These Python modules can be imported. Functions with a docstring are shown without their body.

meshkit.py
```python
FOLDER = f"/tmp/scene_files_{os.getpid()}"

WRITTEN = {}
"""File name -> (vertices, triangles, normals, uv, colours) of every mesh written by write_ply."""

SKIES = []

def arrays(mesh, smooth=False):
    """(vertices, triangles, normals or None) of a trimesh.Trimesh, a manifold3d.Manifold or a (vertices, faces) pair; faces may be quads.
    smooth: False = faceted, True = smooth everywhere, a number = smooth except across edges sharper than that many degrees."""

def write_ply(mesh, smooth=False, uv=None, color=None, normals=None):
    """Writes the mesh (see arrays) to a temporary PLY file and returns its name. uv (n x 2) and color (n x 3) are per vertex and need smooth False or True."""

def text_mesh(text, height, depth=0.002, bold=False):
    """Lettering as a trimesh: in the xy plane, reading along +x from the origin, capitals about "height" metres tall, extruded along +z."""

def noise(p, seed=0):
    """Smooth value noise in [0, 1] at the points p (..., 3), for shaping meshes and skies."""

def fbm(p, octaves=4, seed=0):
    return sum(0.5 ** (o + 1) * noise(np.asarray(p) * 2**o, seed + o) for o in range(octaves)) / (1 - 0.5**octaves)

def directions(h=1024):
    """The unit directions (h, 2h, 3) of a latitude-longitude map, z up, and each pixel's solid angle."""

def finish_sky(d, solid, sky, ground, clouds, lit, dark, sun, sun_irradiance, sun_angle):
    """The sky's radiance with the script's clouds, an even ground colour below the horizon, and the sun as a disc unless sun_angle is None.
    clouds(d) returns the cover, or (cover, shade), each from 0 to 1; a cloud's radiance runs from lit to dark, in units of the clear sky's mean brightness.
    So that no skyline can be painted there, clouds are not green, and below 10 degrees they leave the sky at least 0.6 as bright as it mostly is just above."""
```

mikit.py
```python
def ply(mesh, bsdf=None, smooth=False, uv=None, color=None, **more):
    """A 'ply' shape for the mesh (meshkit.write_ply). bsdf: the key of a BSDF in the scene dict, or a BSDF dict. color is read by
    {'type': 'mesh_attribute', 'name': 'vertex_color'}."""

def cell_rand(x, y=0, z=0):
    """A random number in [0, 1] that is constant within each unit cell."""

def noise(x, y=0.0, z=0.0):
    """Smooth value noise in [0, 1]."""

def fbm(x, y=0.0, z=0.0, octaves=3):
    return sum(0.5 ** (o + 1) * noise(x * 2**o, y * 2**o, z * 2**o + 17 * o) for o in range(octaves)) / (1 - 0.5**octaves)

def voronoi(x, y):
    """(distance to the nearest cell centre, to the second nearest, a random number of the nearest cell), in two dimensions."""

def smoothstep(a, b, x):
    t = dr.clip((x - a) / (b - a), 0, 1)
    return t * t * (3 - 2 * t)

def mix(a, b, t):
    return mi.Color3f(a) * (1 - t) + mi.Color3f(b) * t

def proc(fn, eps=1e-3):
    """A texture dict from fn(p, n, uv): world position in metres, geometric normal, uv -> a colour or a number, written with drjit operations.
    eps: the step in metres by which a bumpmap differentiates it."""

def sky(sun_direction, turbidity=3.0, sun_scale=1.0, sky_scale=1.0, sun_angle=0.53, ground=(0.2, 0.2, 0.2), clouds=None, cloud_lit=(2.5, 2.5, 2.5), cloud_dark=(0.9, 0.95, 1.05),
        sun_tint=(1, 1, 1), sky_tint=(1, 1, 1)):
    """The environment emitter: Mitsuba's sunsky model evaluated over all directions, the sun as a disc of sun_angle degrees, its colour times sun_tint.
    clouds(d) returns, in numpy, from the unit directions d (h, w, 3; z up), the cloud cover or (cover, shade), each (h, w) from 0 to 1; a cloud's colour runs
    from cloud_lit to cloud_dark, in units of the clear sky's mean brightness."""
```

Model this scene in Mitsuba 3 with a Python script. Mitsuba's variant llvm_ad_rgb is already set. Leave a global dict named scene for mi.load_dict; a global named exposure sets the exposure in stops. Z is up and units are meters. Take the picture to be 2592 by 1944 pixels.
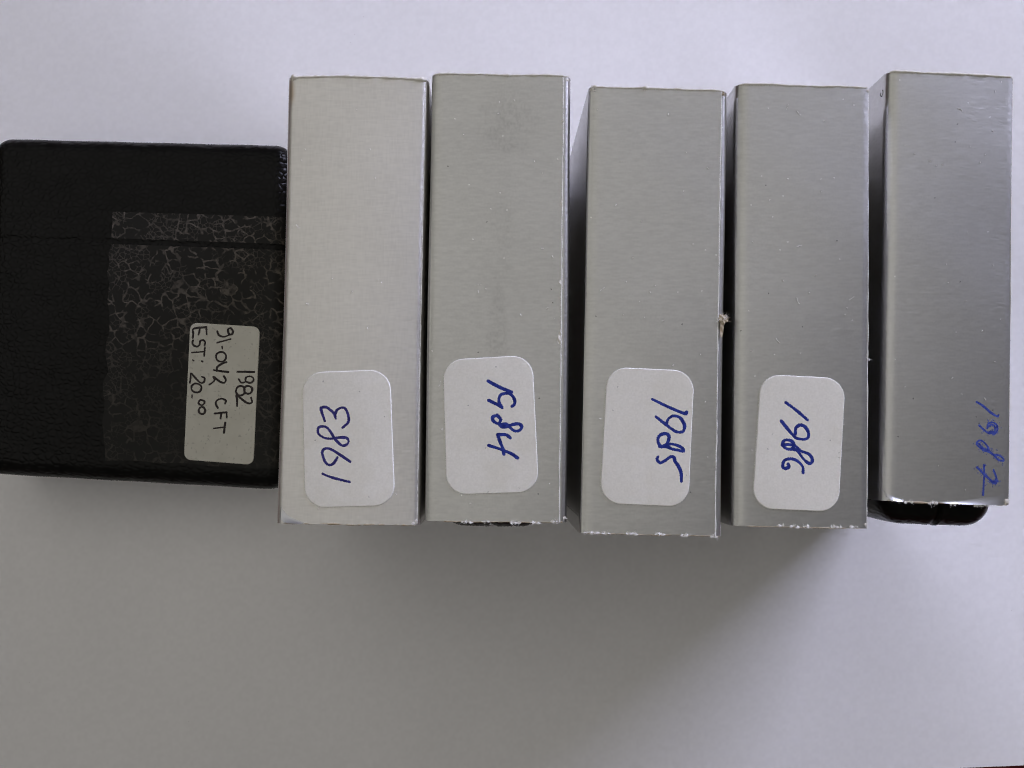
import math, numpy as np, trimesh, shapely, drjit as dr, mitsuba as mi, mikit, meshkit
from shapely.geometry import LineString, Polygon
from shapely.ops import unary_union
from mikit import proc, noise, fbm, voronoi, cell_rand, smoothstep, mix
T = mi.ScalarTransform4f
rng = np.random.default_rng(7)
MM = 0.001

# ---------------------------------------------------------------- camera, light, exposure
exposure = 0.0
scene, labels = {'type': 'scene'}, {}
CAM = [0, 0, 0.315]
FWD = [0.01798362, 0.05403857, -0.99837689]
UP = [-0.000973, 0.998539, 0.05403]
scene['camera'] = {'type': 'perspective', 'fov_axis': 'x', 'fov': math.degrees(2 * math.atan(1296 / 2550)),
                   'near_clip': 0.01, 'far_clip': 20.0,
                   'to_world': T().look_at(origin=CAM, target=[CAM[i] + FWD[i] for i in range(3)], up=UP)}
# the dim room round the table, neutral and slightly warm
scene['room_light'] = {'type': 'constant', 'radiance': {'type': 'rgb', 'value': [0.105, 0.102, 0.098]}}
def lamp(key, az, el, dist, hw, hh, rgb, c=(0.02, 0.03, 0.03)):
    az, el = math.radians(az), math.radians(el)
    p = np.array([math.sin(az) * math.cos(el), math.cos(az) * math.cos(el), math.sin(el)]) * dist + c
    scene[key] = {'type': 'rectangle', 'to_world': T().look_at(origin=p.tolist(), target=list(c), up=[0, 0, 1]).scale([hw, hh, 1]),
                  'emitter': {'type': 'area', 'radiance': {'type': 'rgb', 'value': rgb}}}
# the daylit window, up and to the right, low; and the pale ceiling that the window lights
lamp('window_pane', 43, 19, 0.95, 0.24, 0.18, [14.2, 14.5, 19.6])
lamp('ceiling_panel', -58, 68, 1.1, 0.76, 0.76, [0.66, 0.645, 0.605])
labels['window_pane'] = {'label': 'bright daylit window pane up to the right, outside the picture', 'category': 'window', 'kind': 'structure'}
labels['ceiling_panel'] = {'label': 'dim pale light panel overhead, outside the picture', 'category': 'light', 'kind': 'structure'}

# ---------------------------------------------------------------- materials
def two(d): return {'type': 'twosided', 'b': d}
def bump(d, fn, scale, eps): return {'type': 'bumpmap', 'bsdf': d, 'arbitrary': proc(fn, eps), 'scale': scale}

def paper_col(p, n, uv):
    f = fbm(p.x * 900, p.y * 900, 3.0, 3)
    t = fbm(p.x * 25, p.y * 25, 9.0, 3)
    c = mix((0.80, 0.785, 0.79), (0.86, 0.845, 0.85), f) * (0.97 + 0.05 * t)
    sp = dr.select(cell_rand(dr.floor(p.x * 700), dr.floor(p.y * 700), 5.0) > 2.0, 0.75, 1.0)
    return c * sp
def paper_h(p, n, uv):
    a, b = p.x * 0.93 + p.y * 0.36, p.y * 0.93 - p.x * 0.36
    return fbm(a * 500, b * 1100, 0.0, 3)
scene['paper_white'] = two(bump({'type': 'diffuse', 'reflectance': proc(paper_col)}, paper_h, 9e-5, 1.5e-4))
scene['red_cloth'] = two({'type': 'diffuse', 'reflectance': {'type': 'rgb', 'value': [0.12, 0.02, 0.018]}})

def smudge(p, x, y, rx, ry):
    d = dr.sqrt(dr.square((p.x - x) / rx) + dr.square((p.y - y) / ry)) + 0.9 * (fbm(p.x * 350, p.y * 350, 6.0, 3) - 0.5)
    return smoothstep(1.0, 0.15, d) * (0.35 + 0.65 * smoothstep(0.40, 0.72, fbm(p.x * 2600, p.y * 1700, 2.0, 3)))
def silver_col(p, n, uv):
    s = fbm(p.x * 620, p.y * 2500, p.z * 620, 3)
    g = noise(p.x * 3500, p.y * 3500, p.z * 3500)
    big = fbm(p.x * 45, p.y * 60, p.z * 45, 2)
    v = 0.86 + 0.16 * s + 0.06 * g + 0.10 * (big - 0.5)
    c = mi.Color3f(0.53, 0.525, 0.508) * v
    r = cell_rand(dr.floor(p.x * 3300), dr.floor(p.y * 3300), 8.0)
    c = dr.select(r > 0.9998, c * 0.45, dr.select(r < 0.0003, mi.Color3f(0.85), c))
    m = 0.13 * smudge(p, 0.0032, 0.0715, 0.0085, 0.010) + 0.12 * smudge(p, 0.0008, 0.0235, 0.0032, 0.014) + 0.06 * smudge(p, 0.002, 0.046, 0.004, 0.02)
    return c * (1 - m)
def silver_h(p, n, uv):
    a = p.y + 0.0012 * fbm(p.x * 90, p.y * 60, 4.0, 2)
    return fbm(p.x * 700, a * 2100, p.z * 700, 3) + 0.45 * noise(p.x * 2800, p.y * 2800, p.z * 2800)
def linen_col(p, n, uv):
    w = noise(p.x * 700, p.y * 3300, 1.0) * 0.55 + noise(p.x * 3300, p.y * 700, 2.0) * 0.45
    big = fbm(p.x * 45, p.y * 60, p.z * 45, 2)
    c = mi.Color3f(0.72, 0.70, 0.665) * (0.88 + 0.13 * w + 0.08 * (big - 0.5))
    st = smoothstep(0.0022, 0.0004, dr.sqrt(dr.square((p.x + 0.0461) / 0.6) + dr.square(p.y - 0.0785) * 0.25)) * 0.6
    return mix(c, mi.Color3f(0.42, 0.30, 0.17), st)
def linen_h(p, n, uv):
    return noise(p.x * 800, p.y * 2700, 1.0) + 0.7 * noise(p.x * 2700, p.y * 800, 2.0) + 0.4 * fbm(p.x * 200, p.y * 1500, 5.0, 2)
def silver(col, h, sc, rough, met): return two(bump({'type': 'principled', 'base_color': proc(col), 'metallic': met, 'roughness': proc(lambda p, n, uv: dr.select(dr.abs(n.z) > 0.75, rough, 0.24)), 'specular': 0.5}, h, sc, 6e-5))
scene['silver_card'] = silver(silver_col, silver_h, 3.2e-5, 0.41, 0.95)
scene['silver_linen'] = silver(linen_col, linen_h, 2.6e-5, 0.48, 0.84)
scene['bare_foil'] = two({'type': 'principled', 'base_color': {'type': 'rgb', 'value': [0.5, 0.5, 0.5]}, 'metallic': 0.9, 'roughness': 0.38})
scene['raw_card'] = two({'type': 'diffuse', 'reflectance': proc(lambda p, n, uv: mix((0.70, 0.665, 0.59), (0.87, 0.845, 0.78), noise(p.x * 1800, p.y * 1800, p.z * 1800)))})
scene['brown_card'] = two({'type': 'diffuse', 'reflectance': proc(lambda p, n, uv: mix((0.34, 0.26, 0.17), (0.70, 0.62, 0.48), fbm(p.x * 900, p.y * 900, p.z * 900, 2)))})
scene['white_fibre'] = two({'type': 'diffuse', 'reflectance': {'type': 'rgb', 'value': [0.86, 0.85, 0.82]}})
scene['grey_board'] = two({'type': 'diffuse', 'reflectance': {'type': 'rgb', 'value': [0.28, 0.26, 0.24]}})

def sticker_col(p, n, uv):
    f = fbm(p.x * 3000, p.y * 3000, 1.0, 2)
    c = mix((0.78, 0.755, 0.685), (0.88, 0.855, 0.785), f)
    y = smoothstep(0.55, 0.75, fbm(p.x * 130, p.y * 130, 6.0, 3))
    c = mix(c, mi.Color3f(0.62, 0.58, 0.44), y * 0.12)
    r = cell_rand(dr.floor(p.x * 3600), dr.floor(p.y * 3600), 3.0)
    return dr.select(r > 0.9992, c * 0.6, c)
scene['sticker_paper'] = two(bump({'type': 'diffuse', 'reflectance': proc(sticker_col)}, lambda p, n, uv: fbm(p.x * 1800, p.y * 1800, 2.0, 2), 2e-5, 8e-5))
scene['old_label_paper'] = two({'type': 'diffuse', 'reflectance': proc(lambda p, n, uv: mix((0.52, 0.505, 0.45), (0.61, 0.595, 0.54), fbm(p.x * 300, p.y * 300, 1.0, 4)) * (1 - 0.25 * smoothstep(0.74, 0.86, fbm(p.x * 1500, p.y * 1500, 7.0, 2))))})
def ink(a, b, f=1400): return two({'type': 'diffuse', 'reflectance': proc(lambda p, n, uv: mix(a, b, fbm(p.x * f, p.y * f, 3.0, 2)))})
scene['blue_ink'] = ink((0.012, 0.018, 0.14), (0.05, 0.075, 0.36))
scene['violet_ink'] = ink((0.02, 0.018, 0.09), (0.07, 0.065, 0.26))
scene['smeared_ink'] = ink((0.02, 0.03, 0.20), (0.09, 0.13, 0.45), 2200)
scene['black_ink'] = ink((0.02, 0.018, 0.02), (0.07, 0.06, 0.06))

def leather_h(p, n, uv):
    q = mi.Vector2f(p.x + 0.25 * p.z, p.y + 0.31 * p.z)
    wx, wy = fbm(q.x * 300, q.y * 300, 1.0, 2), fbm(q.x * 300, q.y * 300, 5.0, 2)
    d1, d2, _ = voronoi(q.x * 540 + 0.9 * wx, q.y * 620 + 0.9 * wy)
    return smoothstep(-0.1, 0.55, d2 - d1) * 0.7 + 0.9 * fbm(q.x * 130, q.y * 330, 0.0, 4)
scene['black_leather'] = two(bump({'type': 'principled', 'base_color': proc(lambda p, n, uv: mi.Color3f(0.0036, 0.0034, 0.0031) * (0.35 + 0.9 * leather_h(p, n, uv))), 'roughness': 0.27, 'specular': 0.11}, leather_h, 1.7e-4, 8e-5))
def tape_col(p, n, uv):
    wx, wy = fbm(p.x * 360, p.y * 360, 1.0, 3), fbm(p.x * 360, p.y * 360, 8.0, 3)
    a, b, _ = voronoi(p.x * 300 + 0.7 * wx, p.y * 345 + 0.7 * wy)
    e = b - a
    brk = (0.5 + 0.5 * smoothstep(0.35, 0.6, fbm(p.x * 1500, p.y * 1500, 40.0, 2))) * smoothstep(0.38, 0.56, fbm(p.x * 420, p.y * 420, 12.0, 2)) * (0.55 + 0.45 * smoothstep(0.35, 0.6, fbm(p.x * 90, p.y * 90, 33.0, 2)))
    v = smoothstep(0.16, 0.06, e) * brk
    a2, b2, _ = voronoi(p.x * 680 + 1.1 * wy, p.y * 720 + 1.1 * wx)
    v = dr.maximum(v, 0.45 * smoothstep(0.14, 0.05, b2 - a2) * smoothstep(0.44, 0.58, fbm(p.x * 300, p.y * 300, 20.0, 2)))
    fade = 0.35 + 0.65 * smoothstep(0.005, 0.045, p.y + 0.004 * fbm(p.x * 100, p.y * 100, 2.0, 2))
    return mix((0.010, 0.0095, 0.0085), (0.095, 0.082, 0.070), v * fade)
scene['old_tape'] = two(bump({'type': 'principled', 'base_color': proc(tape_col), 'roughness': 0.28, 'specular': 0.12}, leather_h, 1.5e-5, 8e-5))

# ---------------------------------------------------------------- helpers (millimetres in, metres out)
def numbered(key):
    if not any(k == key or k.startswith(key + '__') for k in scene): return key
    i = 1
    while any(k == f'{key}_{i:03d}' or k.startswith(f'{key}_{i:03d}__') for k in scene): i += 1
    return f'{key}_{i:03d}'
def put(key, mesh, mat, tw=None, smooth=False):
    key = numbered(key)
    m = trimesh.Trimesh(np.asarray(mesh.vertices) * MM, mesh.faces, process=False)
    d = mikit.ply(m, mat, smooth)
    if tw is not None: d['to_world'] = tw
    scene[key] = d
    return key
def vnoise(n, step, r):
    k = max(4, int(n / step) + 3)
    return np.interp(np.linspace(0, k - 1, n), np.arange(k), r.uniform(-1, 1, k))
def gridmesh(P):
    a, b = P.shape[:2]
    i = np.arange(a * b).reshape(a, b)
    q = np.stack([i[:-1, :-1], i[1:, :-1], i[1:, 1:], i[:-1, 1:]], -1).reshape(-1, 4)
    return trimesh.Trimesh(P.reshape(-1, 3), np.vstack([q[:, [0, 1, 2]], q[:, [0, 2, 3]]]), process=False)
def catmull(pts, per=6):
    p = np.asarray(pts, float)
    if len(p) < 3: return p
    p = np.vstack([2 * p[0] - p[1], p, 2 * p[-1] - p[-2]])
    out = []
    for i in range(1, len(p) - 2):
        for t in np.linspace(0, 1, per, endpoint=False):
            a, b, c, d = p[i - 1:i + 3]
            out.append(0.5 * (2 * b + (c - a) * t + (2 * a - 5 * b + 4 * c - d) * t * t + (3 * b - a - 3 * c + d) * t ** 3))
    return np.array(out + [p[-2]])
def tube(pts, rad, sides=5):
    pts = np.asarray(pts, float); rad = np.broadcast_to(rad, len(pts))
    d = np.gradient(pts, axis=0); d /= np.linalg.norm(d, axis=1, keepdims=True) + 1e-9
    ref = np.array([0, 0, 1.0]) if abs(d[:, 2]).max() < 0.9 else np.array([0.6, 0.8, 0])
    u = np.cross(d, ref); u /= np.linalg.norm(u, axis=1, keepdims=True) + 1e-9
    v = np.cross(u, d)
    a = np.linspace(0, 2 * np.pi, sides + 1)
    P = pts[:, None] + rad[:, None, None] * (np.cos(a)[None, :, None] * u[:, None] + np.sin(a)[None, :, None] * v[:, None])
    return gridmesh(P)
def ragged(p0, p1, fn, rad, jit, r, step=0.35, flat=1.0, lumps=()):
    """a worn cut edge from p0 to p1 (in plan), fn(x, y) its height, as an uneven thin bead"""
    p0, p1 = np.array(p0, float), np.array(p1, float)
    n = int(np.linalg.norm(p1 - p0) / step) + 2
    t = np.linspace(0, 1, n)
    q = p0 + (p1 - p0) * t[:, None]
    nrm = np.array([-(p1 - p0)[1], (p1 - p0)[0]]) / np.linalg.norm(p1 - p0)
    q = q + nrm * ((vnoise(n, 3, r) * 0.6 + vnoise(n, 14, r)) * jit)[:, None]
    R = rad * (1 + 0.45 * vnoise(n, 2, r) + 0.35 * vnoise(n, 9, r))
    for c, w, h in lumps: R = R + h * np.exp(-((t - c) / w) ** 2)
    P = np.column_stack([q, [fn(x, y) for x, y in q]])
    return tube(P, np.maximum(R, 0.03))
def fibres(c, n, spread, length, r, rad=0.05, up=0.5):
    out = []
    for _ in range(n):
        s = np.array(c, float) + r.normal(0, 1, 3) * spread
        d = r.normal(0, 1, 3); d[2] = abs(d[2]) * up; d /= np.linalg.norm(d)
        b = r.normal(0, 0.5, 3); b[2] *= 0.3
        l = length * r.uniform(0.4, 1.2)
        t = np.linspace(0, 1, 5)[:, None]
        out.append(tube(s + d * l * t + b * l * t * t * 0.6, rad * r.uniform(0.6, 1.3) * np.linspace(1.2, 0.5, 5), 4))
    return trimesh.util.concatenate(out)
def flake(pts, z, th, r):
    m = trimesh.creation.extrude_polygon(Polygon(pts).buffer(0.03), th)
    v, f = trimesh.remesh.subdivide_to_size(m.vertices, m.faces, 0.5)
    v = np.array(v); v[:, 2] += z + 0.12 * np.sin(v[:, 0] * 5) * np.cos(v[:, 1] * 3)
    return trimesh.Trimesh(v, f, process=False)
def drape(mesh, top, size=2.5):
    v, f = trimesh.remesh.subdivide_to_size(mesh.vertices, mesh.faces, size)
    v = np.array(v); v[:, 2] += top(v[:, 0], v[:, 1])
    return trimesh.Trimesh(v, f, process=False)
def rounded(poly, r): return Polygon(poly).buffer(-r).buffer(r, quad_segs=12)
def sticker_mesh(poly, th):
    """top sheet of a sticker"""
    m = trimesh.creation.extrude_polygon(poly.buffer(-0.16), th * 0.5); m.apply_translation([0, 0, th * 0.5]); return m
def sticker_edge(poly, th):
    """its white cut edge: a chamfered band round the sheet"""
    inner = poly.buffer(-0.17)
    n = 260
    a = np.array([poly.exterior.interpolate(t, normalized=True).coords[0] for t in np.linspace(0, 1, n)])
    b = np.array([inner.exterior.interpolate(inner.exterior.project(shapely.Point(q))).coords[0] for q in a])
    P = np.stack([np.column_stack([a, np.zeros(n)]), np.column_stack([a * 0.75 + b * 0.25, np.full(n, th * 0.55)]), np.column_stack([b, np.full(n, th * 0.97)])], 1)
    return gridmesh(P)
def strokes(lines, w, r, th=0.03):
    polys = []
    for s in lines:
        c = catmull(s)
        k = len(c)
        ws = w * (1 + 0.22 * vnoise(k, 5, r)) * (0.32 if k == 2 and np.linalg.norm(c[1] - c[0]) < 0.6 and w < 0.5 else 1)
        for i in range(k - 1): polys.append(LineString(c[i:i + 2]).buffer(ws[i] / 2, quad_segs=5))
    u = unary_union(polys).simplify(0.02)
    ms = [trimesh.creation.extrude_polygon(g, th) for g in (u.geoms if u.geom_type == 'MultiPolygon' else [u])]
    return trimesh.util.concatenate(ms)

# ---------------------------------------------------------------- the setting: cloth and paper
cl = trimesh.creation.box([2400, 2400, 4]); cl.apply_translation([0, 0, -4])
k = put('tablecloth', cl, 'red_cloth'); labels[k] = {'label': 'dark red cloth just showing past the paper edge', 'category': 'tablecloth', 'kind': 'structure'}
xs, ys = np.linspace(-235, 265, 340), np.linspace(0, 1, 260)
X, U = np.meshgrid(xs, ys, indexing='ij')
Y = (-101.25 - 0.036 * (164 - X)) * (1 - U) + 235 * U
Z = 0.35 * np.sin(X / 47 + 1.0 + Y / 160) * np.sin(Y / 39 + 0.6) + 0.12 * np.sin(X / 19 - Y / 27)
# a faint crease, lower right
dx, dy = X - 33, Y + 85
a_, c_ = dx * 0.45 + dy * 0.89, dx * 0.89 - dy * 0.45
Z += 0.55 * np.exp(-(c_ / 4.0) ** 2) * np.exp(-(a_ / 17) ** 2)
near = ((X > -150) & (X < 122) & (Y > -22) & (Y < 92)) * 1.0
Z = Z - 0.6
Z -= 0.0 * near
G = gridmesh(np.dstack([X, Y, Z]))
k = put('paper_sheet', G, 'paper_white', smooth=True)
labels[k] = {'label': 'large plain white sheet of paper under the whole row of boxes', 'category': 'paper', 'kind': 'structure'}

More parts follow.
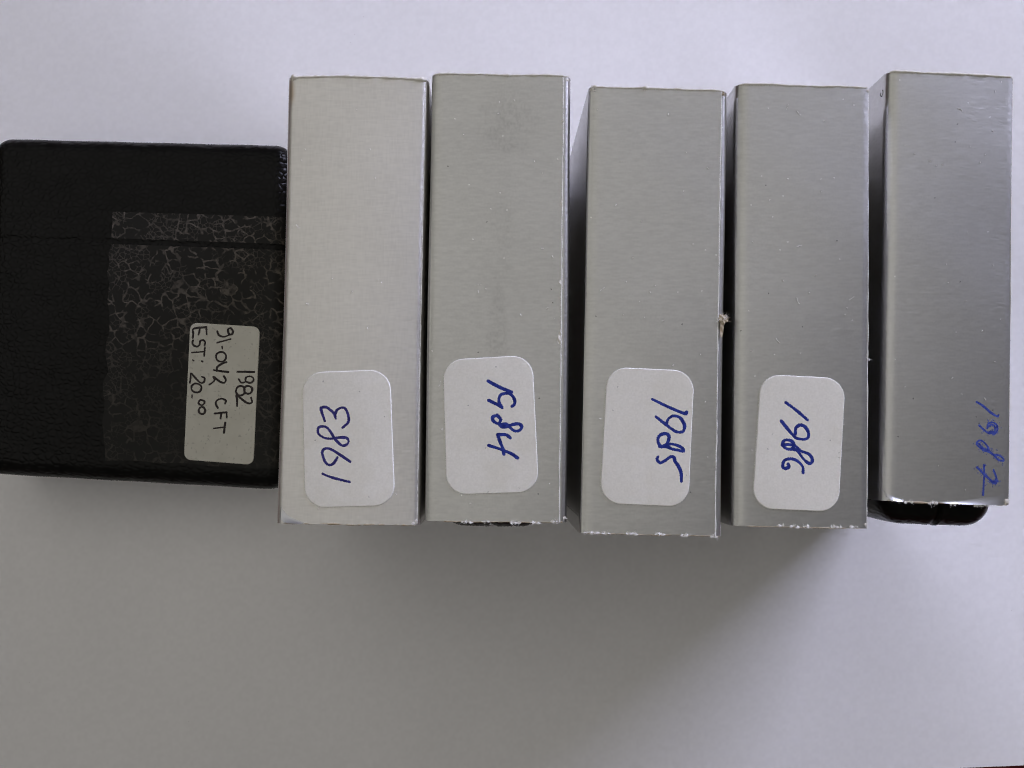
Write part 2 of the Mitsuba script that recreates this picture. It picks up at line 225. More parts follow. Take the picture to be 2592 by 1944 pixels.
# handwriting and sticker outlines, millimetres on each spine (x across, y along)
WRITING = {
'83':([(-10.9, -17.0), (8.7, -16.0), (10.4, -46.2), (-9.5, -47.0)],
 [[(-5.7,-39.4),(-3.5,-40.2),(0.3,-41.1)],[(-2.5,-35.7),(-3.4,-37.1),(-4.4,-37.4),(-5.3,-36.6),(-5.9,-34.8),(-5.5,-33.9),(-4.4,-33.8),(-3.3,-34.3),(-2.0,-35.1),(0.3,-36.6)],[(-1.0,-31.3),(-2.1,-31.3),(-4.0,-31.6),(-5.6,-31.4),(-6.8,-30.6),(-7.0,-29.6),(-6.6,-29.0),(-5.3,-29.0),(-4.3,-29.9),(-3.2,-31.6),(-2.0,-32.8),(-1.1,-33.1),(-0.2,-32.5),(-0.3,-31.6),(-1.0,-31.2)],[(-5.5,-27.7),(-6.4,-25.2),(-6.1,-24.7),(-5.1,-24.7),(-3.6,-25.9),(-3.1,-27.1),(-3.2,-26.4),(-2.9,-25.3),(-1.9,-24.7),(-1.0,-24.9),(-0.3,-26.4),(-0.3,-27.9),(-1.5,-29.1)]]),
'84':([(-12.3, -14.7), (7.7, -13.3), (9.5, -43.8), (-11.0, -44.7)],
 [[(-2.1,-19.3),(0.6,-20.7),(3.2,-21.7)],[(-1.9,-23.6),(0.0,-24.5),(1.1,-25.2),(0.4,-24.1),(0.5,-22.7),(1.2,-22.1),(2.8,-22.1),(3.8,-23.3),(3.8,-24.4),(3.2,-24.9)],[(0.0,-26.9),(-1.0,-27.3),(-0.7,-28.3),(0.7,-28.9),(2.0,-28.8),(2.9,-29.6),(3.9,-30.3),(5.0,-30.2),(5.5,-29.4),(5.0,-28.8),(3.9,-28.8),(2.6,-29.2),(1.3,-29.5),(0.5,-28.8),(0.8,-27.8),(0.0,-26.9)],[(0.2,-31.3),(0.9,-33.2),(1.4,-34.3),(1.6,-35.5)],[(0.2,-31.2),(2.0,-31.2),(3.0,-31.9)],[(-1.8,-33.6),(0.8,-34.4),(3.3,-35.4),(4.6,-36.3)]]),
'85':([(-10.5, -13.4), (9.1, -13.8), (8.2, -44.2), (-11.6, -43.8)],
 [[(-0.3,-20.4),(3.2,-22.0),(6.9,-23.4),(7.4,-23.1)],[(0.6,-24.3),(3.0,-26.1),(4.9,-27.4),(6.0,-27.6),(6.8,-27.3),(7.0,-26.0),(6.0,-24.4),(4.5,-24.0),(3.4,-24.7),(2.9,-26.0)],[(1.6,-30.8),(1.1,-29.7),(1.3,-28.7),(2.1,-28.1),(3.2,-28.1),(3.6,-28.8),(3.2,-30.1),(2.2,-30.9),(1.6,-30.8),(3.4,-31.0),(4.3,-31.4),(5.6,-31.6),(6.8,-31.8),(6.7,-31.2),(5.6,-30.6),(4.3,-30.3),(3.2,-30.3)],[(1.2,-33.2),(1.0,-33.8),(1.7,-34.5),(2.8,-34.0),(4.0,-33.1),(4.8,-33.3),(5.0,-34.1),(5.7,-35.0),(6.4,-36.6),(6.5,-38.5)]]),
'86':([(-9.2, -16.3), (10.1, -16.8), (8.7, -46.9), (-10.9, -46.5)],
 [[(-3.5,-22.6),(-1.0,-24.4),(1.4,-26.4)],[(-4.5,-26.8),(-2.9,-28.7),(-1.3,-30.4),(-0.3,-30.7),(0.7,-30.8),(1.6,-30.3),(1.6,-29.1),(0.8,-27.9),(-0.3,-27.6),(-1.2,-28.3),(-1.3,-29.6)],[(-4.2,-32.2),(-4.0,-31.4),(-3.4,-31.0),(-2.2,-31.2),(-1.6,-32.1),(-2.1,-33.0),(-3.2,-33.0),(-4.0,-32.3),(-2.9,-32.0),(-1.3,-32.3),(0.0,-33.4),(1.7,-34.0),(2.5,-35.0),(2.5,-35.9),(1.7,-36.1),(0.4,-35.0),(-0.8,-33.4),(-1.9,-33.0)],[(-2.9,-36.4),(-2.7,-37.0),(-3.5,-37.4),(-4.1,-37.0),(-3.8,-35.7),(-2.5,-35.2),(-0.9,-35.6),(0.4,-36.9),(0.5,-38.2)]]),
'87':([],
 [[(6.9,-26.9),(8.6,-27.8),(10.0,-28.9),(11.8,-30.0),(12.2,-29.7)],[(7.3,-27.0),(8.8,-28.1),(10.5,-29.5),(12.0,-30.1)],[(7.6,-32.3),(8.6,-33.2),(9.7,-34.0),(10.3,-34.1)],[(9.5,-32.9),(9.7,-31.9),(10.7,-31.5),(11.7,-32.0),(11.9,-33.2),(11.3,-34.1),(10.3,-33.9),(9.5,-33.8)],[(9.7,-32.5),(10.6,-32.0),(11.3,-32.6),(11.2,-33.7),(10.3,-33.5)],[(7.0,-36.7),(7.4,-35.9),(8.4,-35.9),(9.5,-37.0),(9.9,-37.8),(9.1,-38.1),(8.1,-37.7),(7.2,-36.9)],[(7.6,-36.5),(8.5,-37.5),(9.7,-37.9),(11.0,-38.9),(12.2,-39.0),(13.4,-39.8),(13.3,-40.3),(12.2,-40.1),(11.2,-39.2),(9.7,-38.3),(8.5,-38.1)],[(7.1,-42.0),(8.1,-42.8),(9.4,-43.8),(10.8,-45.4),(11.7,-45.5),(11.9,-44.6),(11.1,-42.5)],[(7.5,-42.2),(9.0,-43.7),(11.1,-45.2),(11.8,-44.4)],[(8.8,-41.4),(8.9,-44.1),(8.7,-48.3)]]),
'82':([(15.8, -3.8), (35.5, -4.8), (34.6, -44.0), (15.0, -42.7)],
 [[(20.4,-5.1),(16.9,-5.6),(16.8,-7.0),(16.7,-8.2)],[(18.6,-5.4),(18.5,-6.3),(18.3,-7.3)],[(20.4,-5.1),(20.5,-6.1),(20.6,-7.2)],[(20.1,-10.2),(20.2,-9.4),(19.6,-8.8),(18.8,-9.1),(18.7,-10.0),(18.0,-10.7),(17.1,-10.4),(16.6,-9.7),(16.8,-8.9)],[(20.2,-10.9),(20.0,-13.3)],[(20.0,-12.1),(16.5,-12.4)],[(16.9,-14.6),(17.1,-14.7)],[(19.4,-14.8),(19.6,-14.9)],[(19.5,-19.2),(20.3,-19.6),(20.2,-20.6),(19.3,-21.0),(18.0,-19.9),(16.5,-18.3),(16.4,-19.4),(16.2,-21.0)],[(19.5,-22.4),(19.2,-23.3),(18.2,-23.7),(17.2,-23.4),(16.7,-22.7),(16.8,-21.8),(17.6,-21.2),(18.6,-21.3),(19.4,-21.9),(19.4,-22.8)],[(16.9,-24.4),(16.9,-25.2)],[(20.5,-26.5),(20.2,-27.0),(19.7,-27.3),(19.1,-27.1),(18.8,-26.7),(18.9,-26.2),(19.3,-25.8),(19.9,-25.9),(20.4,-26.2),(20.4,-26.8)],[(20.7,-28.8),(20.5,-29.5),(19.9,-29.8),(19.3,-29.6),(18.9,-29.0),(19.0,-28.3),(19.5,-27.8),(20.2,-27.9),(20.6,-28.4),(20.7,-29.1)],[(28.0,-6.2),(27.3,-5.3),(26.5,-5.8),(26.9,-7.0),(27.7,-7.0),(28.0,-6.2)],[(27.0,-7.2),(25.5,-7.8),(24.1,-7.4),(23.5,-6.2)],[(23.6,-9.5),(27.4,-8.4)],[(25.0,-10.5),(25.1,-11.2)],[(26.2,-13.5),(25.9,-14.4),(25.0,-14.9),(23.9,-14.6),(23.4,-13.8),(23.5,-12.8),(24.3,-12.2),(25.3,-12.2),(26.1,-12.9),(26.2,-13.9)],[(26.3,-15.0),(25.0,-15.5),(23.8,-16.4),(23.7,-17.5)],[(26.9,-17.8),(24.9,-17.6),(22.8,-17.3)],[(25.7,-19.0),(26.3,-20.1),(25.7,-20.9),(24.4,-20.4),(22.8,-19.2),(23.1,-20.1),(22.5,-20.9),(21.7,-21.4)],[(26.2,-26.8),(26.4,-25.9),(25.3,-25.4),(24.0,-25.8),(23.6,-26.8),(24.2,-28.0)],[(26.7,-29.2),(23.4,-29.6)],[(26.7,-29.2),(26.8,-30.7)],[(25.2,-29.4),(25.1,-31.0)],[(26.4,-32.2),(26.1,-35.0)],[(23.2,-33.8),(26.3,-33.4)],[(29.5,-17.7),(34.2,-17.7)],[(34.1,-19.9),(33.8,-20.5),(33.1,-20.8),(32.3,-20.6),(31.8,-20.1),(31.9,-19.4),(32.5,-19.0),(33.4,-19.0),(34.0,-19.5),(34.1,-20.2)],[(31.9,-20.5),(30.7,-20.8),(29.9,-19.8)],[(31.7,-23.1),(31.4,-24.0),(30.6,-24.4),(29.8,-24.2),(29.2,-23.4),(29.4,-22.4),(30.0,-21.8),(31.0,-21.8),(31.6,-22.5),(31.7,-23.5)],[(33.8,-22.8),(33.5,-23.5),(32.8,-23.9),(31.9,-23.7),(31.5,-23.0),(31.6,-22.2),(32.2,-21.7),(33.1,-21.8),(33.7,-22.3),(33.7,-23.1)],[(33.5,-25.0),(33.8,-26.3),(32.7,-26.6),(31.2,-25.7),(29.4,-24.3),(29.6,-25.6),(29.6,-27.4)]]),
}

# ---------------------------------------------------------------- black leather cases
class Case:
    def __init__(s, w, l, h, r, grooves=(), skew=0.0, pillow=0.6, seed=1):
        s.w, s.l, s.h, s.r, s.grooves, s.skew, s.pillow = w, l, h, r, grooves, skew, pillow
        s.half = np.array([w, l, h]) / 2
    def warp(s, p, n):
        d = np.zeros(len(p))
        for ax, pos, wd, dep in s.grooves:
            d -= dep * np.exp(-(((p[:, ax] - pos) / wd) ** 2))
            d += 0.25 * dep * np.exp(-(((np.abs(p[:, ax] - pos) - 2.2 * wd) / (1.3 * wd)) ** 2))
        q = p / s.half
        d += s.pillow * (n[:, 2] > 0.5) * np.clip(1 - q[:, 0] ** 2, 0, 1) * np.clip(1 - q[:, 1] ** 2, 0, 1)
        d += 0.06 * (np.sin(p[:, 0] * .31 + p[:, 1] * .23) * np.sin(p[:, 1] * .37 - p[:, 2] * .3))
        o = p + n * d[:, None]
        if s.skew:
            sl = np.tan(np.radians(1.55 - 1.05 * o[:, 1] / 49))
            o[:, 1] -= o[:, 0] * sl
        return o
    def mesh(s, step=0.7):
        out = []
        for ax in range(3):
            u, v = [a for a in range(3) if a != ax]
            for sg in (-1, 1):
                nu, nv = int(s.half[u] * 2 / step) + 2, int(s.half[v] * 2 / step) + 2
                A, B = np.meshgrid(np.linspace(-1, 1, nu) * s.half[u], np.linspace(-1, 1, nv) * s.half[v], indexing='ij')
                P = np.zeros((nu, nv, 3)); P[..., u], P[..., v], P[..., ax] = A, B, sg * s.half[ax]
                g = gridmesh(P)
                if (sg > 0) != (ax != 1): g.invert()
                out.append(g)
        m = trimesh.util.concatenate(out); m.merge_vertices(digits_vertex=4)
        p = np.array(m.vertices); c = np.clip(p, -s.half + s.r, s.half - s.r)
        n = p - c; n /= np.linalg.norm(n, axis=1, keepdims=True)
        m.vertices = s.warp(c + n * s.r, n) + [0, 0, s.half[2]]
        return m
    def top(s, x, y, off):
        p = np.column_stack([x, y, np.full(len(x), s.half[2])]); c = np.clip(p, -s.half + s.r, s.half - s.r)
        d = p - c; hz = np.sqrt(np.maximum(s.r ** 2 - d[:, 0] ** 2 - d[:, 1] ** 2, 0.01))
        n = np.column_stack([d[:, :2], hz]); n /= np.linalg.norm(n, axis=1, keepdims=True)
        q = s.warp(c + n * s.r, n) + n * off + [0, 0, s.half[2]]
        return q
def placed(x, y, a, z=0): return T().translate([x * MM, y * MM, z * MM]).rotate([0, 0, 1], -a)

c82 = Case(86, 98.5, 28, 5.0, grooves=((1, 19.0, 0.42, 0.24), (2, 0.5, 0.5, 0.5)), skew=1, pillow=0.5)
tw = placed(-102, 36.9, 0.6)
key = 'black_case'
put(key + '__body', c82.mesh(0.55), 'black_leather', tw, 35)
labels[key] = {'label': 'black leather case lying flat at the left, taped, with an old white label', 'category': 'case', 'group': 'black leather cases'}
def tape_patch(x0, x1, y0, y1, seed, wob):
    r = np.random.default_rng(seed)
    nx, ny = int((x1 - x0) / 0.6), int((y1 - y0) / 0.5) + 2
    e0, e1 = vnoise(ny, 6, r) * wob, np.zeros(ny)
    b0 = vnoise(nx, 10, r) * wob * 0.4
    P = np.zeros((nx, ny, 3))
    for j, v in enumerate(np.linspace(0, 1, ny)):
        x = x0 + e0[j] + (x1 - x0 - e0[j]) * np.linspace(0, 1, nx)
        y = y0 + (y1 - y0) * v + b0 * (1 - v)
        P[:, j] = c82.top(x, y, 0.10)
    return gridmesh(P)
k = put(key + '__adhesive_tape', tape_patch(-7.2, 42.3, 19.9, 27.6, 3, 0.1), 'old_tape', tw, True)
labels[k] = {'label': 'strip of clear tape with crackled grey air pockets above the groove'}
k = put(key + '__adhesive_tape', tape_patch(-7.6, 42.3, -43.3, 18.2, 5, 0.7), 'old_tape', tw, True)
labels[k] = {'label': 'large piece of crackled clear tape below the groove'}
def c82z(x, y):
    sl = np.tan(np.radians(1.55 - 1.05 * np.asarray(y) / 49))
    return c82.top(np.asarray(x), np.asarray(y) + np.asarray(x) * sl, 0.16)[:, 2]
out, lines = WRITING['82']
k = put(key + '__label', drape(sticker_mesh(rounded(out, 2.0), 0.2), c82z, 1.6), 'old_label_paper', tw)
labels[k] = {'label': 'yellowed white label handwritten 1982, 91-042 CFT, EST: 20.00'}
put(k + '__edge', drape(sticker_edge(rounded(out, 2.0), 0.2), c82z, 50), 'old_label_paper', tw)
put(k + '__handwriting', drape(strokes(lines, 0.54, np.random.default_rng(82)), lambda x, y: c82z(x, y) + 0.215, 1.6), 'black_ink', tw)

# ---------------------------------------------------------------- silver slipcases
class Sleeve:
    def __init__(s, W, L, H, arch, rl, rr, seed, panel=None):
        s.W, s.L, s.H, s.arch, s.rl, s.rr, s.panel = W, L, H, arch, rl, rr, panel
        s.r = np.random.default_rng(seed)
        s.ph = s.r.uniform(0, 6, 6)
    def shape(s, x, y):
        x, y = np.asarray(x, float), np.asarray(y, float)
        return s.arch * np.clip(1 - (2 * x / s.W) ** 2, 0, 1) * (1 - 0.25 * (2 * y / s.L) ** 2) + 0.10 * np.sin(y / 17 + s.ph[0]) * np.cos(x / 9 + s.ph[1]) + 0.05 * np.sin(y / 6 + s.ph[2] + x / 7)
    def top(s, x, y):
        """outer height of the spine, flap included"""
        x = np.asarray(x, float)
        z = s.H + s.shape(x, y)
        for e, r in ((-1, s.rl), (1, s.rr)):
            d = np.clip(e * x - (s.W / 2 - r), 0, r * 0.98)
            z = z - (r - np.sqrt(r * r - d * d))
        if s.panel is not None: z = z + np.where(x < s.panel, 0.30 * np.clip((x + s.W / 2 - s.rl * 0.25) / 2.0, 0, 1), 0.0)
        return z
    def profile(s):
        w, H = s.W / 2, s.H
        pts = [(-w, z) for z in np.linspace(0, H - s.rl, 24)]
        pts += [(-w + s.rl - s.rl * math.cos(t), H - s.rl + s.rl * math.sin(t)) for t in np.linspace(0, np.pi / 2, 10)[1:]]
        pts += [(x, H) for x in np.linspace(-w + s.rl, w - s.rr, 28)[1:-1]]
        pts += [(w - s.rr + s.rr * math.sin(t), H - s.rr + s.rr * math.cos(t)) for t in np.linspace(0, np.pi / 2, 10)]
        pts += [(w, z) for z in np.linspace(H - s.rr, 0, 24)[1:]]
        pts += [(x, 0) for x in np.linspace(w, -w, 16)[1:]]
        return np.array(pts)
    def shell(s):
        pr = s.profile(); n = len(pr)
        ys = np.concatenate([np.linspace(-s.L / 2, s.L / 2 - 0.4, 70), s.L / 2 - 0.4 + 0.4 * np.sin(np.linspace(0, np.pi / 2, 6))[1:]])
        rows = []
        for y in ys:
            k = max(0.0, y - (s.L / 2 - 0.4)) / 0.4; ins = 0.3 * (1 - math.sqrt(max(0, 1 - min(k, 1) ** 2)))
            f = pr[:, 1] / s.H
            x = pr[:, 0] * (1 - ins / (s.W / 2)) + 0.10 * np.sin(y / 15 + s.ph[3] + pr[:, 1] / 30) * np.sign(pr[:, 0]) * f
            z = pr[:, 1] - ins * (pr[:, 1] > s.H / 2) + s.shape(pr[:, 0], y) * f ** 6
            rows.append(np.column_stack([x, np.full(n, y), z]))
        P = np.array(rows)
        last = P[-1]; ctr = last.mean(0)
        cap = np.array([ctr + (last - ctr) * q for q in (0.97, 0.6, 0.02)])
        inner = P[:1] * [(s.W - 2.6) / s.W, 1, (s.H - 2.6) / s.H] + [0, 0, 1.3]
        return gridmesh(np.concatenate([inner, P, cap]))
    def lining(s):
        pr = s.profile() * [(s.W - 2.6) / s.W, (s.H - 2.6) / s.H] + [0, 1.3]
        ys = [-s.L / 2 + 0.02, -s.L / 4, 0, s.L / 4, s.L / 2 - 2]
        P = np.array([np.column_stack([pr[:, 0], np.full(len(pr), y), pr[:, 1] + s.shape(pr[:, 0], y) * (pr[:, 1] / s.H) ** 6]) for y in ys])
        c = P[-1].mean(0)
        return gridmesh(np.concatenate([P, [c + (P[-1] - c) * 0.02]]))
    def panel_mesh(s):
        """the spine flap glued over the wrap: a thin sheet with its own cut edge"""
        x0, x1 = -s.W / 2 + s.rl * 0.25, s.panel
        ys = np.linspace(-s.L / 2 + 0.12, s.L / 2 - 0.3, 160)
        e = (vnoise(160, 5, s.r) * 0.05 + vnoise(160, 22, s.r) * 0.10)
        us = np.concatenate([[0, 0], np.linspace(0, 1, 40), [1, 1]])
        P = np.zeros((len(us), len(ys), 3))
        for j, y in enumerate(ys):
            x = x0 + (x1 + e[j] - x0) * us
            zz = s.H + s.shape(x, y) - np.array([(s.rl - math.sqrt(max(s.rl ** 2 - max(0, min(s.rl * .98, -q - (s.W / 2 - s.rl))) ** 2, 0))) for q in x]) \
                 - np.array([(s.rr - math.sqrt(max(s.rr ** 2 - max(0, min(s.rr * .98, q - (s.W / 2 - s.rr))) ** 2, 0))) for q in x])
            z = zz + 0.30
            z = zz + 0.30 * np.clip((x - x0) / 2.0, 0, 1); z[0] = zz[0] - 0.1; z[-1] = zz[-1] - 0.1
            P[:, j] = np.column_stack([x, np.full(len(x), y), z])
        s.edge = (ys, x1 + e)
        m = gridmesh(P); m.invert()
        return m

GROUP = 'silver slipcases standing in a row'
def slipcase(year, x, y, a, W, L, H, arch, rl, rr, mat, seed, label, panel=None, wr=1.0):
    key = numbered('silver_slipcase')
    s = Sleeve(W, L, H, arch, rl, rr, seed, panel)
    tw = placed(x, y, a)
    put(key + '__shell', s.shell(), mat, tw, 40)
    put(key + '__lining', s.lining(), 'grey_board', tw, 40)
    labels[key] = {'label': label, 'category': 'slipcase', 'group': GROUP}
    if panel is not None:
        put(key + '__spine_flap', s.panel_mesh(), mat, tw, 40)
        ys, xe = s.edge
        P = np.column_stack([xe + 0.02, ys, s.top(np.full(len(ys), panel + 0.02), ys) + (0.22 if panel < W / 2 - rr else 0.25)])
        put(key + '__cut_edge', tube(P, np.maximum(0.03, 0.14 * (1 + 0.5 * vnoise(len(ys), 2, s.r)))), 'white_fibre', tw, True)
    s.key, s.tw = key, tw
    return s
def worn_top(s, rad, lumps=(), x0=None, x1=None, mat='raw_card'):
    w = s.W / 2
    m = ragged((x0 if x0 is not None else -w + 0.8, s.L / 2 - 0.18), (x1 if x1 is not None else w - 0.6, s.L / 2 - 0.18), lambda x, y: float(s.top(x, y)) + 0.05, rad * 1.2, 0.10, s.r, lumps=lumps)
    put(s.key + '__worn_edge', m, mat, s.tw, True)
def worn_bottom(s, rad, spots, x0, x1, mat='brown_card', n=14):
    m = ragged((x0, -s.L / 2 + 0.02), (x1, -s.L / 2 + 0.02), lambda x, y: float(s.top(x, y)) - 0.12, rad, 0.12, s.r)
    put(s.key + '__worn_edge', m, mat, s.tw, True)
    for px, py, wd in spots:
        z = float(s.top(px, py))
        parts = []
        for q in np.arange(-wd, wd, 0.3):
            if s.r.random() < 0.3: continue
            l, w2 = s.r.uniform(0.15, 0.5), 0.07 + 0.42 * s.r.random() ** 2
            x, y = px + q, py + s.r.normal(0.05, 0.10)
            parts.append(flake([(x - l, y - w2 * .4), (x - l * .2, y + w2), (x + l * .5, y + w2 * .3), (x + l, y - w2 * .2), (x, y - w2)], z + s.r.uniform(0, 0.1), 0.07, s.r))
        f = trimesh.util.concatenate(parts + [fibres((px + wd * t, py, z + 0.05), n // 3, 0.2, 0.7, s.r, 0.03) for t in (-0.7, 0, 0.5)])
        put(s.key + '__torn_fibre', f, 'white_fibre', s.tw)
def year_sticker(s, year, inkmat, w):
    out, lines = WRITING[year]
    k = put(s.key + '__sticker', drape(sticker_mesh(rounded(out, 4.6), 0.30), lambda x, y: s.top(x, y) + 0.02), 'sticker_paper', s.tw)
    labels[k] = {'label': f'rounded white sticker with 19{year} written in blue pen'}
    put(k + '__edge', drape(sticker_edge(rounded(out, 4.6), 0.30), lambda x, y: s.top(x, y) + 0.02, 50), 'white_fibre', s.tw, True)
    put(k + '__handwriting', drape(strokes(lines, w, np.random.default_rng(int(year))), lambda x, y: s.top(x, y) + 0.335), inkmat, s.tw)
def lint(s, n, seed):
    r = np.random.default_rng(seed); out = []
    for _ in range(n):
        x, y = r.uniform(-s.W / 2 + 2, s.W / 2 - 3), r.uniform(-s.L / 2 + 3, s.L / 2 - 3)
        z = float(s.top(x, y))
        l = r.choice([0.25, 0.35, 0.5, 1.4], p=[.45, .3, .15, .1]); th = r.uniform(0, 6.3); b = r.uniform(-.5, .5)
        t = np.linspace(0, 1, 5)
        out.append(tube(np.column_stack([x + np.cos(th + b * t) * l * t, y + np.sin(th + b * t) * l * t, z + 0.08 + 0.1 * t]), 0.045 if l > 1 else 0.075, 4))
    k = put(s.key + '__lint', trimesh.util.concatenate(out), 'white_fibre', s.tw)
    labels[k] = {'label': 'scattered specks of white lint', 'kind': 'stuff'}
def corner_tuft(s, x, y, n, spread, length, mat='raw_card', name='frayed_corner', rad=0.07):
    z = float(s.top(x, y))
    lump = trimesh.creation.icosphere(3, spread * 1.1)
    v = lump.vertices; lump.vertices = v * (1 + 0.35 * np.sin(v * 9 + s.ph[:3]).sum(1, keepdims=True) * 0.4) * [1, 1, 0.7] + [x, y, z - 0.15]
    put(s.key + '__' + name, trimesh.util.concatenate([lump, fibres((x, y, z), n, spread * 0.7, length, s.r, rad)]), mat, s.tw)
def curl(s, pts_in, pts_out, lift, name='peeled_foil'):
    """foil lifted off an edge: a strip from the line pts_in (still stuck) to pts_out (free, lifted)"""
    a, b = catmull(pts_in, 8), catmull(pts_out, 8)
    n = 40
    ra = np.column_stack([np.interp(np.linspace(0, 1, n), np.linspace(0, 1, len(a)), a[:, i]) for i in range(2)])
    rb = np.column_stack([np.interp(np.linspace(0, 1, n), np.linspace(0, 1, len(b)), b[:, i]) for i in range(2)])
    v = np.linspace(0, 1, 9)
    P = np.zeros((n, 9, 3)); prof = np.sin(np.linspace(0, np.pi, n)) ** 0.5
    for j, q in enumerate(v):
        P[:, j, :2] = ra + (rb - ra) * q
        P[:, j, 2] = s.top(ra[:, 0], ra[:, 1]) + 0.03 + lift * prof * q ** 1.5
    put(s.key + '__' + name, gridmesh(P), 'bare_foil', s.tw, True)

# 1983
s = slipcase('83', -31.6, 31.5, 0.83, 31.8, 101, 89.3, 1.25, 1.5, 1.6, 'silver_linen', 83, 'warm silver slipcase with linen grain, 1983 on its sticker, nearest the black case')
worn_top(s, 0.27, lumps=((0.02, .02, .25), (0.97, .015, .2)))
m = ragged((s.W / 2 - 0.75, -s.L / 2 + 1), (s.W / 2 - 0.75, s.L / 2 - 1), lambda x, y: float(s.top(x, y)) + 0.0, 0.13, 0.05, s.r)
put(s.key + '__worn_edge', m, 'white_fibre', s.tw, True)
year_sticker(s, '83', 'violet_ink', 0.58)
worn_bottom(s, 0.16, [(14.6, -50.2, 0.5)], -14.5, 15.0, n=9)
curl(s, [(-15.0, -46.6), (-14.0, -48.0), (-12.4, -49.2), (-9.6, -50.2)], [(-15.2, -49.2), (-14.4, -50.0), (-12.8, -50.4), (-10.0, -50.5)], 0.7)
corner_tuft(s, 15.0, -49.6, 14, 0.35, 0.8)
corner_tuft(s, -14.9, 49.6, 6, 0.3, 0.5)
lint(s, 22, 1)

# 1984
s = slipcase('84', 1.05, 32.05, 0.68, 31.8, 101, 90, 0.3, 1.0, 1.5, 'silver_card', 84, 'grey silver slipcase with 1984 on its sticker, dark smudges near its top end', panel=14.0)
worn_top(s, 0.2, lumps=((0.55, .008, .35), (0.03, .02, .12)))
year_sticker(s, '84', 'blue_ink', 0.70)
worn_bottom(s, 0.13, [(-6.6, -50.6, 1.4), (-1.9, -50.6, 1.2), (4.5, -50.6, 1.0), (8.9, -50.6, 1.5), (13.2, -50.2, 0.9)], -11.5, 14.8)
for (px, py, l, w_) in ((14.0, 21.2, 1.7, .28), (13.9, 3.4, 1.2, .3), (13.9, -9.2, 3.4, .65), (14.0, 40.0, .5, .3)):
    f = flake([(px + .1, py + l / 2), (px - w_ * .5, py + l * .2), (px - w_, py - l * .2), (px - w_ * .6, py - l * .42), (px + .1, py - l / 2)], float(s.top(px - 1, py)) + 0.03, 0.08, s.r)
    put(s.key + '__peeled_flake', f, 'raw_card', s.tw)
corner_tuft(s, 15.0, 49.6, 8, 0.3, 0.5)
corner_tuft(s, 15.2, -49.6, 8, 0.3, 0.6)
lint(s, 26, 2)

# 1985
s = slipcase('85', 36.15, 29.15, 1.42, 31.7, 101, 90, 0.25, 0.9, 1.4, 'silver_card', 85, 'grey silver slipcase with 1985 on its sticker, frayed tear on its right edge', panel=14.3)
worn_top(s, 0.17, lumps=((0.40, .01, .4), (0.02, .02, .25)))
year_sticker(s, '85', 'blue_ink', 0.70)
worn_bottom(s, 0.13, [(-13.6, -50.5, 1.1), (-10.6, -50.4, 1.8), (-4.0, -50.4, 1.2), (1.8, -50.3, 1.1), (7.8, -50.4, 0.9), (14.2, -50.6, 0.7)], -14.5, 15.4, n=18)
z = float(s.top(14, -2))
lump = trimesh.creation.icosphere(4, 1.0)
v = np.array(lump.vertices)
v = 0.78 * v * (1 + 0.28 * np.sin(v[:, :1] * 5 + 1) * np.sin(v[:, 1:2] * 6) + 0.15 * np.sin(v[:, 2:] * 9 + v[:, :1] * 8)) * [1.15, 1.25, 0.6] + [15.45, -2.0, z - 0.1]
lump.vertices = v
strip = flake([(14.9, -2.6), (15.6, -2.8), (15.5, -5.0), (15.2, -6.2), (14.9, -5.6), (14.8, -4)], z - 0.05, 0.12, s.r)
k = put(s.key + '__frayed_tear', trimesh.util.concatenate([lump, strip, fibres((16.1, -1.8, z), 20, 0.3, 1.1, s.r, 0.035)]), 'brown_card', s.tw)
labels[k] = {'label': 'frayed beige tear with loose fibres'}
put(s.key + '__torn_fibre', fibres((15.7, -1.6, z + 0.4), 14, 0.4, 1.2, s.r, 0.04), 'white_fibre', s.tw)
corner_tuft(s, 14.8, 49.7, 14, 0.42, 0.8, 'brown_card')
corner_tuft(s, -15.0, 49.9, 16, 0.4, 0.9)
lint(s, 28, 3)

# 1986
s = slipcase('86', 69.75, 30.6, 1.3, 30.65, 101, 88.5, 0.3, 1.9, 0.5, 'silver_card', 86, 'grey silver slipcase with 1986 on its sticker, second from the right', panel=15.25)
worn_top(s, 0.17, lumps=((0.12, .05, .08),))
year_sticker(s, '86', 'blue_ink', 0.70)
worn_bottom(s, 0.11, [(-4.4, -50.3, 0.9), (-1.2, -50.3, .8), (1.6, -50.3, 1.0), (8.2, -50.2, 1.1), (12.4, -50.2, .9)], -11.8, 14.8, n=10)
corner_tuft(s, 15.1, 49.6, 10, 0.35, 0.6)
corner_tuft(s, 15.0, -49.6, 8, 0.32, 0.6)
put(s.key + '__torn_fibre', fibres((15.0, -11.9, s.H), 7, 0.2, 1.6, s.r, 0.04), 'white_fibre', s.tw)
lint(s, 26, 4)

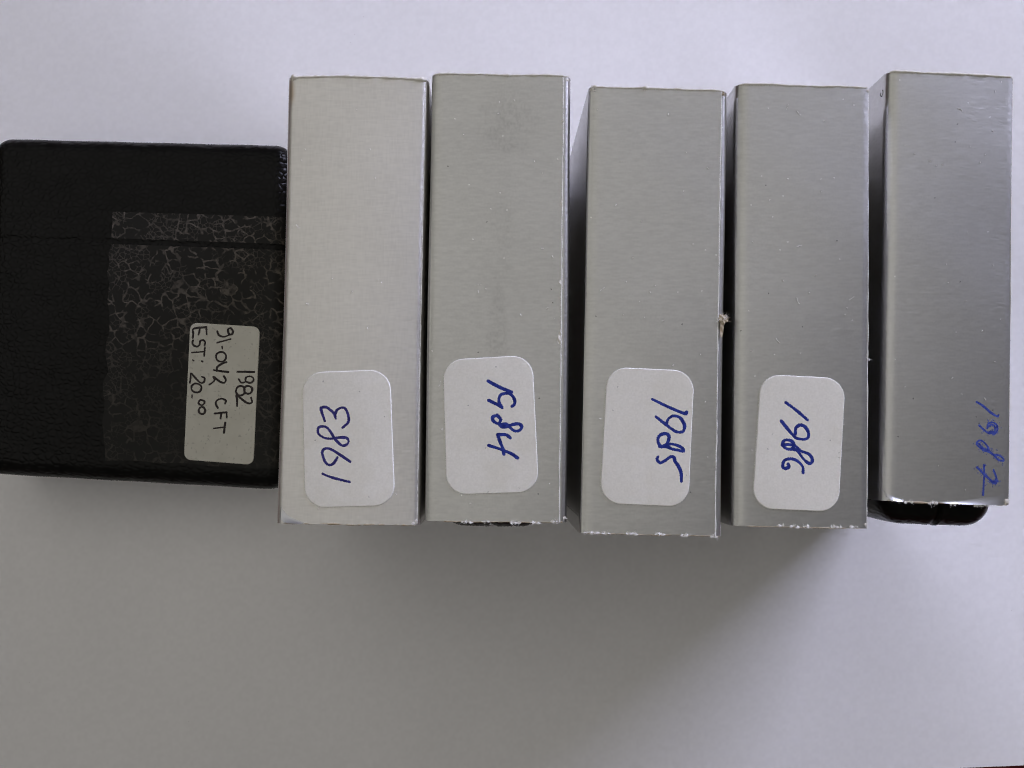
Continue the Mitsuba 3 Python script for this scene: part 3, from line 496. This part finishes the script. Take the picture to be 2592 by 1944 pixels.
# 1987
s = slipcase('87', 105.9, 35.6, 2.13, 30, 101, 83, 0.45, 2.0, 0.5, 'silver_card', 87, 'rightmost silver slipcase, 1987 smeared straight onto it, black case poking out below', panel=14.9)
worn_top(s, 0.2, lumps=((0.05, .04, .12), (0.5, .02, .08)))
out, lines = WRITING['87']
sr, smear = np.random.default_rng(11), []
for ln in lines[2:]:
    for q in catmull(ln)[::3]:
        for _ in range(2):
            a = q + sr.normal(0, 0.45, 2)
            smear.append([tuple(a), tuple(a + sr.normal(0, 0.16, 2))])
k = put(s.key + '__handwriting', drape(strokes(lines + smear, 0.42, np.random.default_rng(5)), lambda x, y: s.top(x, y) + 0.02), 'smeared_ink', s.tw)
labels[k] = {'label': 'smeared blue handwritten 1987'}
worn_bottom(s, 0.22, [(-10.9, -50.3, 1.3), (-8.4, -50.6, .8), (-2.8, -50.6, 1.0), (1.6, -50.5, 1.2), (8.4, -50.7, 1.6)], -13.2, 14.3, n=15)
curl(s, [(-1.5, -50.2), (4, -49.7), (8.8, -48.9), (13.7, -48.2)], [(-1.2, -50.5), (4, -50.6), (8.8, -50.6), (13.5, -50.5)], 0.4)
curl(s, [(-14.6, -47.6), (-12.8, -48.9), (-9.4, -50.2)], [(-14.0, -49.3), (-12.4, -50.3), (-9.6, -50.6)], 0.5)
corner_tuft(s, 14.3, -49.6, 14, 0.5, 0.7)
pts = [(-15.06, 46.2 + 0.75 * math.cos(t), 80.2 + 0.75 * math.sin(t)) for t in np.linspace(0.6, 5.2, 16)]
k = put(s.key + '__printed_letter', tube(pts, 0.13), 'black_ink', s.tw, True)
labels[k] = {'label': 'tiny dark printed round letter on the side'}
lint(s, 24, 5)

# the cases inside two of them
cs = Case(27, 99, 79.5, 6.0, grooves=((0, -0.2, 0.45, 0.9),), pillow=0.3)
k = put('black_case', cs.mesh(0.8), 'black_leather', placed(105.9, 35.6, 2.13).translate([0.0002, -0.0066, 0.0015]), 35)
labels[k] = {'label': 'glossy black leather case sticking out of the lower end of the rightmost slipcase', 'category': 'case', 'group': 'black leather cases'}
cs = Case(27.5, 99, 86, 7.5, grooves=((0, 0.0, 0.5, 0.5),), pillow=0.3)
k = put('black_case', cs.mesh(0.9), 'black_leather', placed(1.05, 32.05, 0.68).translate([-0.0005, -0.0028, 0.0015]), 35)
labels[k] = {'label': 'black leather case barely showing under the lower end of the 1984 slipcase', 'category': 'case', 'group': 'black leather cases'}
